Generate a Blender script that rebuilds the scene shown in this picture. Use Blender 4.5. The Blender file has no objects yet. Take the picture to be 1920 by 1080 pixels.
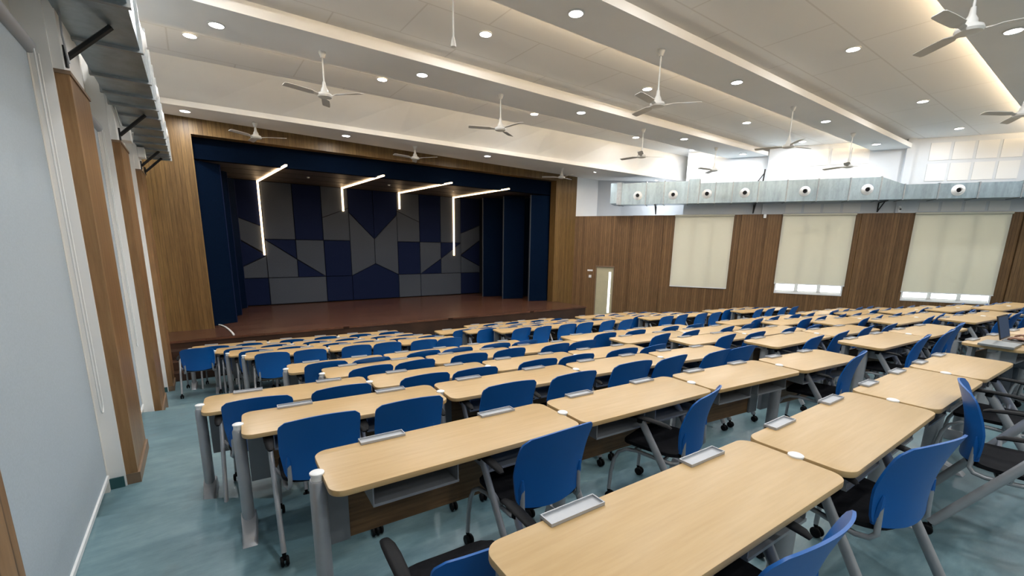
import bpy, bmesh, math, random
from mathutils import Vector, Matrix
random.seed(7)
PI = math.pi
sc = bpy.context.scene
COL = sc.collection
D2 = bpy.data

# ------------------------------------------------------------------ camera, world, exposure
R = math.radians
YAW, PITCH, ROLL = R(35.62), R(11.77), R(0.93)
cam = D2.objects.new('camera', D2.cameras.new('camera'))
COL.objects.link(cam)
fwd = Vector((math.sin(YAW) * math.cos(PITCH), math.cos(YAW) * math.cos(PITCH), -math.sin(PITCH)))
rgt = Vector((math.cos(YAW), -math.sin(YAW), 0.0))
upv = rgt.cross(fwd)
rg2 = math.cos(ROLL) * rgt + math.sin(ROLL) * upv
up2 = -math.sin(ROLL) * rgt + math.cos(ROLL) * upv
cam.matrix_world = Matrix((rg2, up2, -fwd)).transposed().to_4x4()
cam.data.sensor_width = 36.0
cam.data.lens = 820.7 / 1920.0 * 36.0
cam.data.shift_y = (630.6 - 540.0) / 1920.0
cam.data.clip_start = 0.02
sc.camera = cam

world = D2.worlds.new('daylight')
sc.world = world
world.use_nodes = True
world.node_tree.nodes['Background'].inputs['Color'].default_value = (0.93, 0.97, 1.0, 1)
world.node_tree.nodes['Background'].inputs['Strength'].default_value = 4.5

vs = sc.view_settings
vs.view_transform = 'Standard'
vs.look = 'None'
vs.gamma = 1.0
vs.use_curve_mapping = False
vs.exposure = 0.72
DOWNLIGHT_W = 17.0
LAMP_COL = (0.955, 0.98, 1.0)
LED_STRENGTH = 4.5
COVE_STRENGTH = 42.0

# ------------------------------------------------------------------ materials
MATS = {}


def new_mat(name):
    m = D2.materials.new(name)
    m.use_nodes = True
    nt = m.node_tree
    return m, nt, nt.nodes['Principled BSDF']


def N(nt, kind, **kw):
    n = nt.nodes.new(kind)
    for k, v in kw.items():
        setattr(n, k, v)
    return n


def L(nt, a, b):
    nt.links.new(a, b)


def ramp(nt, src, stops):
    r = N(nt, 'ShaderNodeValToRGB')
    el = r.color_ramp.elements
    while len(el) > 1:
        el.remove(el[-1])
    el[0].position, el[0].color = stops[0][0], (*stops[0][1], 1)
    for p, c in stops[1:]:
        e = el.new(p)
        e.color = (*c, 1)
    L(nt, src, r.inputs[0])
    return r.outputs[0]


def math_n(nt, op, a, b=None):
    m = N(nt, 'ShaderNodeMath', operation=op)
    for i, v in enumerate((a, b)):
        if v is None:
            continue
        if hasattr(v, 'links'):
            L(nt, v, m.inputs[i])
        else:
            m.inputs[i].default_value = v
    return m.outputs[0]


def mixc(nt, fac, a, b, mode='MIX'):
    m = N(nt, 'ShaderNodeMix', data_type='RGBA', blend_type=mode)
    if hasattr(fac, 'links'):
        L(nt, fac, m.inputs[0])
    else:
        m.inputs[0].default_value = fac
    for i, v in ((6, a), (7, b)):
        if hasattr(v, 'links'):
            L(nt, v, m.inputs[i])
        else:
            m.inputs[i].default_value = (*v, 1)
    return m.outputs[2]


def obj_coords(nt, scale=(1, 1, 1)):
    tc = N(nt, 'ShaderNodeTexCoord')
    mp = N(nt, 'ShaderNodeMapping')
    mp.inputs['Scale'].default_value = scale
    L(nt, tc.outputs['Object'], mp.inputs[0])
    return mp.outputs[0]


def noise(nt, vec, scale, detail=4.0, rough=0.55):
    n = N(nt, 'ShaderNodeTexNoise')
    n.inputs['Scale'].default_value = scale
    n.inputs['Detail'].default_value = detail
    n.inputs['Roughness'].default_value = rough
    L(nt, vec, n.inputs['Vector'])
    return n.outputs[0]


def bump(nt, p, h, strength=0.2, dist=0.01):
    b = N(nt, 'ShaderNodeBump')
    b.inputs['Strength'].default_value = strength
    b.inputs['Distance'].default_value = dist
    L(nt, h, b.inputs['Height'])
    L(nt, b.outputs[0], p.inputs['Normal'])


def plain(name, col, rough=0.5, metal=0.0, var=0.06, scale=6.0, bmp=0.0, spec=0.5):
    m, nt, p = new_mat(name)
    v = obj_coords(nt)
    n = noise(nt, v, scale)
    a = tuple(c * (1 - var) for c in col)
    b = tuple(min(1, c * (1 + var)) for c in col)
    L(nt, ramp(nt, n, [(0.3, a), (0.7, b)]), p.inputs['Base Color'])
    p.inputs['Roughness'].default_value = rough
    p.inputs['Metallic'].default_value = metal
    p.inputs['Specular IOR Level'].default_value = spec
    if bmp:
        bump(nt, p, noise(nt, v, 300.0), bmp, 0.002)
    MATS[name] = m
    return m


def emit(name, col, strength):
    m = D2.materials.new(name)
    m.use_nodes = True
    nt = m.node_tree
    nt.nodes.remove(nt.nodes['Principled BSDF'])
    e = N(nt, 'ShaderNodeEmission')
    e.inputs[0].default_value = (*col, 1)
    e.inputs[1].default_value = strength
    L(nt, e.outputs[0], nt.nodes['Material Output'].inputs[0])
    MATS[name] = m
    return m


def slat_wood(name, c1, c2, board=0.11, rough=0.42, axis=0, grain=(9, 9, 0.7)):
    """vertical boards with narrow grooves, board to board tone changes and long grain"""
    m, nt, p = new_mat(name)
    tc = N(nt, 'ShaderNodeTexCoord')
    sp = N(nt, 'ShaderNodeSeparateXYZ')
    L(nt, tc.outputs['Object'], sp.inputs[0])
    u = math_n(nt, 'DIVIDE', sp.outputs[axis], board)
    fl = math_n(nt, 'FLOOR', u)
    fr = math_n(nt, 'FRACT', u)
    wn = N(nt, 'ShaderNodeTexWhiteNoise', noise_dimensions='1D')
    L(nt, fl, wn.inputs['W'])
    v = obj_coords(nt, grain)
    g = noise(nt, v, 4.0, 6.0, 0.65)
    t = math_n(nt, 'ADD', math_n(nt, 'MULTIPLY', wn.outputs[0], 0.24), math_n(nt, 'MULTIPLY', g, 0.82))
    colr = ramp(nt, t, [(0.25, c1), (0.8, c2)])
    edge = math_n(nt, 'ABSOLUTE', math_n(nt, 'SUBTRACT', fr, 0.5))
    groove = math_n(nt, 'GREATER_THAN', edge, 0.46)
    L(nt, mixc(nt, math_n(nt, 'MULTIPLY', groove, 0.55), colr, tuple(c * 0.25 for c in c1)), p.inputs['Base Color'])
    p.inputs['Roughness'].default_value = rough
    p.inputs['Specular IOR Level'].default_value = 0.28
    h = math_n(nt, 'SUBTRACT', 1.0, groove)
    bump(nt, p, h, 0.6, 0.008)
    MATS[name] = m
    return m


def build_materials():
    plain('white_paint', (0.82, 0.815, 0.80), 0.6, var=0.02, scale=2)
    plain('ceiling_white', (0.82, 0.815, 0.81), 0.75, var=0.02, scale=1.5)
    plain('cream_paint', (0.70, 0.68, 0.63), 0.6, var=0.03, scale=2)
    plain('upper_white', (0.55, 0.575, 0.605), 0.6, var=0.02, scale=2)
    plain('white_metal', (0.78, 0.78, 0.77), 0.35, var=0.02)
    plain('fan_white', (0.70, 0.69, 0.66), 0.35, var=0.02)
    plain('blue_plastic', (0.001, 0.098, 0.37), 0.4, var=0.05, scale=3, bmp=0.05)
    plain('black_fabric', (0.008, 0.008, 0.010), 0.8, var=0.25, scale=40, bmp=0.3, spec=0.15)
    plain('black_plastic', (0.006, 0.006, 0.007), 0.55, var=0.15, spec=0.14)
    plain('grey_steel', (0.36, 0.37, 0.39), 0.38, 0.35, var=0.05, scale=12)
    plain('grey_plate', (0.24, 0.25, 0.265), 0.45, 0.2, var=0.05)
    plain('tray_grey', (0.42, 0.43, 0.45), 0.4, 0.3, var=0.04)
    plain('chrome', (0.62, 0.63, 0.65), 0.2, 0.9, var=0.03)
    plain('cap_white', (0.8, 0.8, 0.79), 0.4, var=0.02)
    plain('navy_fabric', (0.008, 0.013, 0.040), 0.85, var=0.15, scale=60, bmp=0.25, spec=0.05)
    plain('grey_fabric', (0.060, 0.070, 0.088), 0.85, var=0.12, scale=60, bmp=0.25, spec=0.05)
    plain('navy_curtain', (0.0012, 0.0065, 0.021), 0.8, var=0.15, scale=30, bmp=0.2, spec=0.04)
    plain('valance_navy', (0.001, 0.004, 0.012), 0.85, var=0.15, scale=30, bmp=0.2, spec=0.03)
    plain('stage_front_wood', (0.042, 0.020, 0.012), 0.35, var=0.3, scale=2.5)
    plain('dark_gap', (0.008, 0.008, 0.01), 0.9, var=0.1)
    plain('blind_grey', (0.375, 0.435, 0.48), 0.8, var=0.05, scale=90, bmp=0.3)
    plain('tube_grey', (0.33, 0.34, 0.36), 0.4, var=0.03)
    plain('teal_skirting', (0.03, 0.10, 0.105), 0.4, var=0.15)
    plain('bracket_black', (0.015, 0.015, 0.016), 0.5, 0.3, var=0.2)
    plain('door_cream', (0.46, 0.42, 0.28), 0.5, var=0.04)
    plain('laptop_silver', (0.33, 0.34, 0.34), 0.35, 0.6, var=0.03)
    plain('laptop_black', (0.015, 0.016, 0.018), 0.3, var=0.1)
    plain('skin', (0.36, 0.19, 0.12), 0.5, var=0.08, scale=20)
    plain('shirt_grey', (0.09, 0.10, 0.12), 0.85, var=0.15, scale=25)
    plain('trousers_dark', (0.02, 0.021, 0.026), 0.85, var=0.2, scale=25)
    plain('hair_black', (0.01, 0.008, 0.007), 0.5, var=0.3, scale=60)
    plain('stage_ceiling', (0.075, 0.06, 0.05), 0.5, var=0.15, scale=3)
    plain('cord_white', (0.75, 0.75, 0.73), 0.5, var=0.02)
    emit('lamp_lens', (1.0, 0.98, 0.96), 14.0)
    emit('led_warm', (1.0, 0.68, 0.38), LED_STRENGTH)
    emit('cove_warm', (1.0, 0.76, 0.48), COVE_STRENGTH)
    emit('screen_glow', (0.05, 0.07, 0.11), 0.6)

    slat_wood('wood_wall', (0.085, 0.043, 0.018), (0.225, 0.130, 0.058), board=0.075)
    slat_wood('wood_front', (0.085, 0.045, 0.014), (0.215, 0.130, 0.046), board=0.085)
    slat_wood('wood_pilaster', (0.15, 0.078, 0.032), (0.32, 0.185, 0.085), board=0.12, axis=1, rough=0.34)
    plain('wood_plinth', (0.20, 0.13, 0.08), 0.5, var=0.12)

    # laminate desk top: pale oak, grain along the desk, slightly different on every desk
    m, nt, p = new_mat('laminate')
    v = obj_coords(nt, (0.6, 9, 9))
    oi = N(nt, 'ShaderNodeObjectInfo')
    add = N(nt, 'ShaderNodeVectorMath', operation='ADD')
    cmb = N(nt, 'ShaderNodeCombineXYZ')
    L(nt, math_n(nt, 'MULTIPLY', oi.outputs['Random'], 50.0), cmb.inputs[0])
    L(nt, v, add.inputs[0])
    L(nt, cmb.outputs[0], add.inputs[1])
    g = noise(nt, add.outputs[0], 5.0, 6.0, 0.65)
    L(nt, ramp(nt, g, [(0.3, (0.485, 0.315, 0.138)), (0.72, (0.555, 0.375, 0.180))]), p.inputs['Base Color'])
    p.inputs['Roughness'].default_value = 0.36
    MATS['laminate'] = m
    # darker wood of the modesty boards
    m, nt, p = new_mat('modesty_wood')
    g = noise(nt, obj_coords(nt, (0.8, 9, 12)), 5.0, 6.0, 0.6)
    L(nt, ramp(nt, g, [(0.3, (0.15, 0.075, 0.03)), (0.7, (0.26, 0.14, 0.06))]), p.inputs['Base Color'])
    p.inputs['Roughness'].default_value = 0.45
    MATS['modesty_wood'] = m
    # floor: worn blue-green sheet vinyl
    m, nt, p = new_mat('vinyl_floor')
    v = obj_coords(nt)
    big = noise(nt, v, 1.1, 6.0, 0.62)
    fine = noise(nt, obj_coords(nt, (1.0, 3.2, 1.0)), 3.5, 8.0, 0.7)
    t = math_n(nt, 'ADD', math_n(nt, 'MULTIPLY', big, 0.55), math_n(nt, 'MULTIPLY', fine, 0.45))
    base = ramp(nt, t, [(0.36, (0.075, 0.145, 0.175)), (0.50, (0.125, 0.215, 0.245)), (0.64, (0.195, 0.30, 0.325))])
    grime = ramp(nt, noise(nt, v, 2.6, 5.0, 0.6), [(0.60, (0, 0, 0)), (0.75, (1, 1, 1))])
    bw = N(nt, 'ShaderNodeRGBToBW')
    L(nt, grime, bw.inputs[0])
    L(nt, mixc(nt, math_n(nt, 'MULTIPLY', bw.outputs[0], 0.4), base, (0.12, 0.14, 0.14)), p.inputs['Base Color'])
    L(nt, math_n(nt, 'ADD', math_n(nt, 'MULTIPLY', fine, 0.3), 0.22), p.inputs['Roughness'])
    MATS['vinyl_floor'] = m
    # stage boards: dark red-brown, polished
    m, nt, p = new_mat('stage_wood')
    br = N(nt, 'ShaderNodeTexBrick')
    br.inputs['Color1'].default_value = (0.090, 0.040, 0.024, 1)
    br.inputs['Color2'].default_value = (0.145, 0.068, 0.042, 1)
    br.inputs['Mortar'].default_value = (0.035, 0.016, 0.010, 1)
    br.inputs['Scale'].default_value = 1.0
    br.inputs['Mortar Size'].default_value = 0.003
    br.inputs['Brick Width'].default_value = 1.1
    br.inputs['Row Height'].default_value = 0.11
    L(nt, obj_coords(nt), br.inputs['Vector'])
    g = noise(nt, obj_coords(nt, (1.2, 14, 14)), 4.0, 6.0, 0.65)
    gg = ramp(nt, g, [(0.3, (0.55, 0.55, 0.55)), (0.7, (1.25, 1.2, 1.15))])
    L(nt, mixc(nt, 1.0, br.outputs[0], gg, 'MULTIPLY'), p.inputs['Base Color'])
    p.inputs['Roughness'].default_value = 0.27
    MATS['stage_wood'] = m
    # galvanised duct sheet
    m, nt, p = new_mat('galvanised')
    vo = N(nt, 'ShaderNodeTexVoronoi')
    vo.inputs['Scale'].default_value = 26.0
    L(nt, obj_coords(nt, (1, 1, 0.5)), vo.inputs['Vector'])
    st = noise(nt, obj_coords(nt, (3, 3, 0.35)), 3.0, 5.0, 0.6)
    bw = N(nt, 'ShaderNodeRGBToBW')
    L(nt, vo.outputs['Color'], bw.inputs[0])
    t = math_n(nt, 'ADD', math_n(nt, 'MULTIPLY', bw.outputs[0], 0.16), math_n(nt, 'MULTIPLY', st, 0.84))
    L(nt, ramp(nt, t, [(0.28, (0.235, 0.295, 0.33)), (0.72, (0.38, 0.465, 0.51))]), p.inputs['Base Color'])
    p.inputs['Metallic'].default_value = 0.75
    L(nt, math_n(nt, 'ADD', math_n(nt, 'MULTIPLY', bw.outputs[0], 0.10), 0.28), p.inputs['Roughness'])
    MATS['galvanised'] = m
    plain('duct_flange', (0.33, 0.35, 0.36), 0.45, 0.7, var=0.15, scale=14)
    # flat ceiling boards with taped joints
    m, nt, p = new_mat('ceiling_board')
    br = N(nt, 'ShaderNodeTexBrick')
    br.inputs['Color1'].default_value = (0.815, 0.81, 0.805, 1)
    br.inputs['Color2'].default_value = (0.825, 0.82, 0.815, 1)
    br.inputs['Mortar'].default_value = (0.70, 0.685, 0.67, 1)
    br.inputs['Scale'].default_value = 1.0
    br.inputs['Mortar Size'].default_value = 0.012
    br.inputs['Brick Width'].default_value = 1.9
    br.inputs['Row Height'].default_value = 1.0
    L(nt, obj_coords(nt), br.inputs['Vector'])
    L(nt, br.outputs[0], p.inputs['Base Color'])
    p.inputs['Roughness'].default_value = 0.8
    MATS['ceiling_board'] = m
    # perforated white tile
    m, nt, p = new_mat('perforated')
    vo = N(nt, 'ShaderNodeTexVoronoi')
    vo.inputs['Scale'].default_value = 42.0
    vo.inputs['Randomness'].default_value = 0.0
    L(nt, obj_coords(nt), vo.inputs['Vector'])
    L(nt, ramp(nt, vo.outputs['Distance'], [(0.28, (0.18, 0.18, 0.18)), (0.36, (0.66, 0.66, 0.65))]), p.inputs['Base Color'])
    p.inputs['Roughness'].default_value = 0.7
    MATS['perforated'] = m
    # cream sun-screen fabric, lets daylight through
    m, nt, p = new_mat('blind_cream')
    w = noise(nt, obj_coords(nt, (260, 1, 260)), 1.0, 2.0)
    c = ramp(nt, w, [(0.3, (0.66, 0.63, 0.52)), (0.7, (0.74, 0.71, 0.60))])
    L(nt, c, p.inputs['Base Color'])
    p.inputs['Roughness'].default_value = 0.85
    tr = N(nt, 'ShaderNodeBsdfTranslucent')
    L(nt, c, tr.inputs[0])
    mx = N(nt, 'ShaderNodeMixShader')
    mx.inputs[0].default_value = 0.2
    L(nt, p.outputs[0], mx.inputs[1])
    L(nt, tr.outputs[0], mx.inputs[2])
    L(nt, mx.outputs[0], nt.nodes['Material Output'].inputs[0])
    MATS['blind_cream'] = m
    # window glass
    m, nt, p = new_mat('glass')
    p.inputs['Base Color'].default_value = (0.9, 0.95, 0.95, 1)
    p.inputs['Roughness'].default_value = 0.03
    tr = N(nt, 'ShaderNodeBsdfTransparent')
    mx = N(nt, 'ShaderNodeMixShader')
    mx.inputs[0].default_value = 0.92
    L(nt, p.outputs[0], mx.inputs[1])
    L(nt, tr.outputs[0], mx.inputs[2])
    L(nt, mx.outputs[0], nt.nodes['Material Output'].inputs[0])
    MATS['glass'] = m


build_materials()


# ------------------------------------------------------------------ mesh builder
class MB:
    def __init__(s):
        s.v, s.f = [], []

    def add(s, vs_, fs_):
        o = len(s.v)
        s.v += [tuple(q) for q in vs_]
        s.f += [tuple(i + o for i in q) for q in fs_]
        return s

    def box(s, x0, x1, y0, y1, z0, z1, mat=None):
        vs_ = [Vector((x, y, z)) for z in (z0, z1) for y in (y0, y1) for x in (x0, x1)]
        if mat:
            vs_ = [mat @ q for q in vs_]
        return s.add(vs_, [(0, 2, 3, 1), (4, 5, 7, 6), (0, 1, 5, 4), (2, 6, 7, 3), (0, 4, 6, 2), (1, 3, 7, 5)])

    def prism(s, poly, z0, z1, mat=None):
        """polygon in xy (ccw), extruded z0..z1"""
        n = len(poly)
        vs_ = [Vector((x, y, z0)) for x, y in poly] + [Vector((x, y, z1)) for x, y in poly]
        if mat:
            vs_ = [mat @ q for q in vs_]
        fs_ = [tuple(reversed(range(n))), tuple(range(n, 2 * n))]
        fs_ += [(i, (i + 1) % n, n + (i + 1) % n, n + i) for i in range(n)]
        return s.add(vs_, fs_)

    def tube(s, pts, r, n=10, ry=None, side=None, caps=True):
        """tube through points; r may be a list; ry gives an oval section"""
        pts = [Vector(p) for p in pts]
        k = len(pts)
        rs = r if isinstance(r, (list, tuple)) else [r] * k
        rys = ry if isinstance(ry, (list, tuple)) else [ry] * k
        vs_, fs_ = [], []
        prev = Vector(side) if side else None
        for i, p in enumerate(pts):
            t = (pts[min(i + 1, k - 1)] - pts[max(i - 1, 0)]).normalized()
            if prev is None:
                prev = Vector((1, 0, 0)) if abs(t.x) < 0.8 else Vector((0, 1, 0))
            a = (prev - t * prev.dot(t)).normalized()
            b = t.cross(a)
            prev = a
            r2 = rys[i] if rys[i] is not None else rs[i]
            for j in range(n):
                th = 2 * PI * j / n
                vs_.append(p + a * math.cos(th) * rs[i] + b * math.sin(th) * r2)
        for i in range(k - 1):
            for j in range(n):
                fs_.append((i * n + j, i * n + (j + 1) % n, (i + 1) * n + (j + 1) % n, (i + 1) * n + j))
        if caps:
            fs_ += [tuple(reversed(range(n))), tuple(range((k - 1) * n, k * n))]
        return s.add(vs_, fs_)

    def lathe(s, prof, n=20, mat=None):
        """profile of (r, z), revolved about z"""
        vs_, fs_ = [], []
        k = len(prof)
        for r_, z in prof:
            for j in range(n):
                th = 2 * PI * j / n
                vs_.append(Vector((r_ * math.cos(th), r_ * math.sin(th), z)))
        if mat:
            vs_ = [mat @ q for q in vs_]
        for i in range(k - 1):
            for j in range(n):
                fs_.append((i * n + j, i * n + (j + 1) % n, (i + 1) * n + (j + 1) % n, (i + 1) * n + j))
        fs_ += [tuple(reversed(range(n))), tuple(range((k - 1) * n, k * n))]
        return s.add(vs_, fs_)

    def mesh(s, name, mat, smooth=False, bevel=0.0, seg=2):
        me = D2.meshes.new(name)
        me.from_pydata(s.v, [], s.f)
        bm = bmesh.new()
        bm.from_mesh(me)
        bmesh.ops.recalc_face_normals(bm, faces=bm.faces)
        if bevel:
            ed = [e for e in bm.edges if len(e.link_faces) == 2 and e.calc_face_angle(0) > 0.5]
            bmesh.ops.bevel(bm, geom=ed, offset=bevel, segments=seg, affect='EDGES', profile=0.6)
        bm.to_mesh(me)
        bm.free()
        if smooth:
            me.polygons.foreach_set('use_smooth', [True] * len(me.polygons))
            me.set_sharp_from_angle(angle=R(40))
        me.materials.append(MATS[mat])
        return me

    def build(s, name, mat, parent=None, smooth=False, bevel=0.0, loc=(0, 0, 0), rz=0.0):
        return put(name, s.mesh(name, mat, smooth, bevel), parent, loc, rz)


def put(name, me, parent=None, loc=(0, 0, 0), rz=0.0):
    o = D2.objects.new(name, me)
    COL.objects.link(o)
    o.parent = parent
    o.location = loc
    o.rotation_euler = (0, 0, rz)
    return o


def tag(o, label, cat, group=None, kind=None):
    o['label'] = label
    o['category'] = cat
    if group:
        o['group'] = group
    if kind:
        o['kind'] = kind
    return o


def thing(name, label, cat, loc=(0, 0, 0), rz=0.0, group=None):
    o = D2.objects.new(name, None)
    COL.objects.link(o)
    o.empty_display_size = 0.1
    o.location = loc
    o.rotation_euler = (0, 0, rz)
    return tag(o, label, cat, group)


def struct(o):
    o['kind'] = 'structure'
    return o


ORD = ['', 'first', 'second', 'third', 'fourth', 'fifth', 'sixth', 'seventh', 'eighth', 'ninth', 'tenth', 'eleventh', 'twelfth']


def nth(i, n, lo='left', hi='right'):
    """words for item i (1-based) of n"""
    if n == 1:
        return 'only one'
    if i == 1:
        return lo + 'most'
    if i == n:
        return hi + 'most'
    return ORD[i] + ' from ' + lo


# ------------------------------------------------------------------ room geometry
ZC, ZS = 3.10, 2.85           # recessed ceiling, underside of the dropped beams
YW = 12.4                     # wall with the stage opening
XL = -0.80                    # left wall
RX, RY = 11.7, 12.4           # corner of right wall and stage wall
RD = Vector((0.528, -0.849, 0)).normalized()
RANG = math.atan2(RD.y, RD.x)
RN = Vector((RD.y, -RD.x, 0))         # points into the room
STAGE_Z = -2.05
FRONT_Z = -2.695


def xr(y):
    return RX + RD.x / -RD.y * (RY - y)


def rw(name, mb, mat, parent=None, **k):
    """right wall parts: local x along the wall, local -y into the room"""
    return mb.build(name, mat, parent, loc=(RX, RY, 0), rz=RANG, **k) if parent is None else mb.build(name, mat, parent, **k)


# desk rows: desk-leg positions, from the photograph's rows
ROWS = {
    'R1': -0.88, 'R2': -1.0, 'R3': -1.13, 'R4': -1.25, 'R5': -1.36, 'R6': -1.45,
    'F4': -1.70, 'F3': -1.79, 'F2': -1.88, 'F1': -1.97}
DESK_H = 0.725
RUNS = {
    ('near left', 'R1'): [(.58, .76), (2.04, .71), (3.33, .70), (4.44, .67), (5.40, .63)],
    ('near left', 'R2'): [(.34, 1.93), (1.73, 1.87), (2.96, 1.79), (4.09, 1.66), (5.12, 1.53)],
    ('near left', 'R3'): [(.11, 3.08), (1.45, 2.97), (2.79, 2.86), (3.87, 2.72), (4.88, 2.56)],
    ('near left', 'R4'): [(-.09, 3.99), (1.18, 3.88), (2.38, 3.75), (3.5, 3.6), (4.55, 3.45)],
    ('near left', 'R5'): [(.96, 4.76), (2.14, 4.68), (3.3, 4.56), (4.38, 4.42)],
    ('near left', 'R6'): [(.72, 5.49), (1.86, 5.38), (2.95, 5.29), (3.95, 5.2)],
    ('near middle', 'R1'): [(6.12, .66), (7.3, .52), (8.6, .36)],
    ('near middle', 'R2'): [(5.75, 1.58), (7.08, 1.47), (8.4, 1.34)],
    ('near middle', 'R3'): [(5.47, 2.48), (6.88, 2.38), (8.2, 2.2)],
    ('near middle', 'R4'): [(5.23, 3.4), (6.6, 3.22), (7.95, 3.05)],
    ('near middle', 'R5'): [(4.95, 4.24), (6.4, 4.08), (7.8, 3.92)],
    ('near middle', 'R6'): [(4.68, 5.04), (6.1, 4.88), (7.5, 4.7)],
    ('near right', 'R1'): [(9.3, .55), (10.45, .38), (11.6, .2)],
    ('near right', 'R2'): [(9.15, 1.4), (10.25, 1.27), (11.3, 1.12)],
    ('near right', 'R3'): [(8.95, 2.2), (10.2, 2.06), (11.4, 1.9)],
    ('near right', 'R4'): [(8.8, 2.96), (10.05, 2.82), (11.25, 2.66)],
    ('near right', 'R5'): [(8.63, 3.76), (9.85, 3.59), (11.0, 3.42)],
    ('near right', 'R6'): [(8.36, 4.5), (9.65, 4.34), (10.9, 4.16)],
    ('far right', 'R2'): [(11.6, 1.42), (12.7, 1.27), (13.75, 1.12)],
    ('far right', 'R3'): [(11.8, 2.1), (12.8, 1.97), (13.7, 1.84)],
    ('far right', 'R4'): [(11.6, 2.78), (12.85, 2.62), (14.1, 2.46)],
    ('far right', 'R5'): [(11.4, 3.5), (12.55, 3.35), (13.7, 3.2)],
    ('far right', 'R6'): [(11.25, 4.2), (12.4, 4.06), (13.5, 3.92)],
    ('stage-side left', 'F4'): [(.44, 7.55), (1.61, 7.41), (2.75, 7.25), (3.78, 7.05)],
    ('stage-side left', 'F3'): [(.26, 8.25), (1.45, 8.13), (2.62, 7.97), (3.7, 7.8)],
    ('stage-side left', 'F2'): [(.1, 8.98), (1.3, 8.87), (2.5, 8.72), (3.6, 8.55)],
    ('stage-side left', 'F1'): [(-.26, 9.82), (1.0, 9.72), (2.3, 9.58), (3.6, 9.42)],
    ('stage-side middle', 'F4'): [(4.78, 7.22), (5.9, 7.1), (7.0, 6.95), (8.05, 6.8)],
    ('stage-side middle', 'F3'): [(4.42, 7.9), (5.55, 7.8), (6.75, 7.66), (7.9, 7.5)],
    ('stage-side middle', 'F2'): [(4.08, 8.5), (5.4, 8.4), (6.7, 8.26), (7.95, 8.1)],
    ('stage-side middle', 'F1'): [(5.18, 9.15), (6.55, 9.05), (7.9, 8.92)],
    ('stage-side right', 'F4'): [(8.72, 6.72), (9.9, 6.54), (11.05, 6.36)],
    ('stage-side right', 'F3'): [(8.55, 7.42), (9.8, 7.26), (11.0, 7.1)],
    ('stage-side right', 'F2'): [(8.55, 8.05), (9.75, 7.92), (10.9, 7.78)],
    ('stage-side right', 'F1'): [(8.6, 8.8), (9.75, 8.68), (10.85, 8.55)],
    ('stage-side far right', 'F4'): [(12.0, 6.15), (13.1, 5.98), (14.2, 5.8)],
    ('stage-side far right', 'F3'): [(11.85, 6.9), (13.0, 6.72), (14.1, 6.54)],
}


def row_line(row):
    pts = []
    for (b, r_), p in RUNS.items():
        if r_ == row:
            pts += p
    return sorted(pts)


def line_y(pts, x):
    if x <= pts[0][0]:
        (x0, y0), (x1, y1) = pts[0], pts[3]
    elif x >= pts[-1][0]:
        (x0, y0), (x1, y1) = pts[-4], pts[-1]
    else:
        for (x0, y0), (x1, y1) in zip(pts, pts[1:]):
            if x0 <= x <= x1:
                break
    return y0 + (y1 - y0) * (x - x0) / max(x1 - x0, 1e-4)


def build_floor():
    xs = [XL - 0.2 + 0.2 * i for i in range(10)] + [1.2 + 0.5 * i for i in range(40)]
    aisle = {'R3': 3.80, 'R4': 5.33, 'R5': 6.2, 'R6': 7.05, 'step': 7.55}

    def bend(key, x, y):                      # in the left aisle the steps run further forward
        if key not in aisle:
            return y
        w = min(1.0, max(0.0, (0.42 - x) / 0.5))
        return y + (aisle[key] - 0.22 * (x - XL) - y) * w
    edges = [([-5.2] * len(xs), -1.485), ([-0.42 - 0.02 * x for x in xs], -1.485 - 0.12)]
    order = ['R1', 'R2', 'R3', 'R4', 'R5', 'R6', 'F4', 'F3', 'F2', 'F1']
    zl = [ROWS[r_] - DESK_H for r_ in order]
    for k, r_ in enumerate(order[:-1]):
        pts = row_line(r_)
        ys = [bend(r_, x, line_y(pts, x) + 0.245) for x in xs]
        if r_ == 'R6':                        # two shallow steps across the cross aisle
            edges.append((ys, (zl[k] + zl[k + 1]) / 2))
            p2 = row_line('F4')
            edges.append(([bend('step', x, line_y(p2, x) - 0.78) for x in xs], zl[k + 1]))
        else:
            edges.append((ys, zl[k + 1]))
    edges.append(([12.6] * len(xs), None))
    mb = MB()
    for j, (ys, z) in enumerate(edges[:-1]):
        y2 = edges[j + 1][0]
        nx = len(xs)
        vs_ = [(x, y, z) for x, y in zip(xs, ys)] + [(x, y, z) for x, y in zip(xs, y2)]
        zn = edges[j + 1][1]
        vs_ += [(x, y, zn if zn is not None else z - 0.1) for x, y in zip(xs, y2)]
        fs_ = []
        for i in range(nx - 1):
            fs_.append((i, i + 1, nx + i + 1, nx + i))
            fs_.append((nx + i, nx + i + 1, 2 * nx + i + 1, 2 * nx + i))
        mb.add(vs_, fs_)
    o = struct(mb.build('floor', 'vinyl_floor'))
    tag(o, 'worn blue-green vinyl floor stepping down towards the stage', 'floor')


build_floor()


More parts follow.
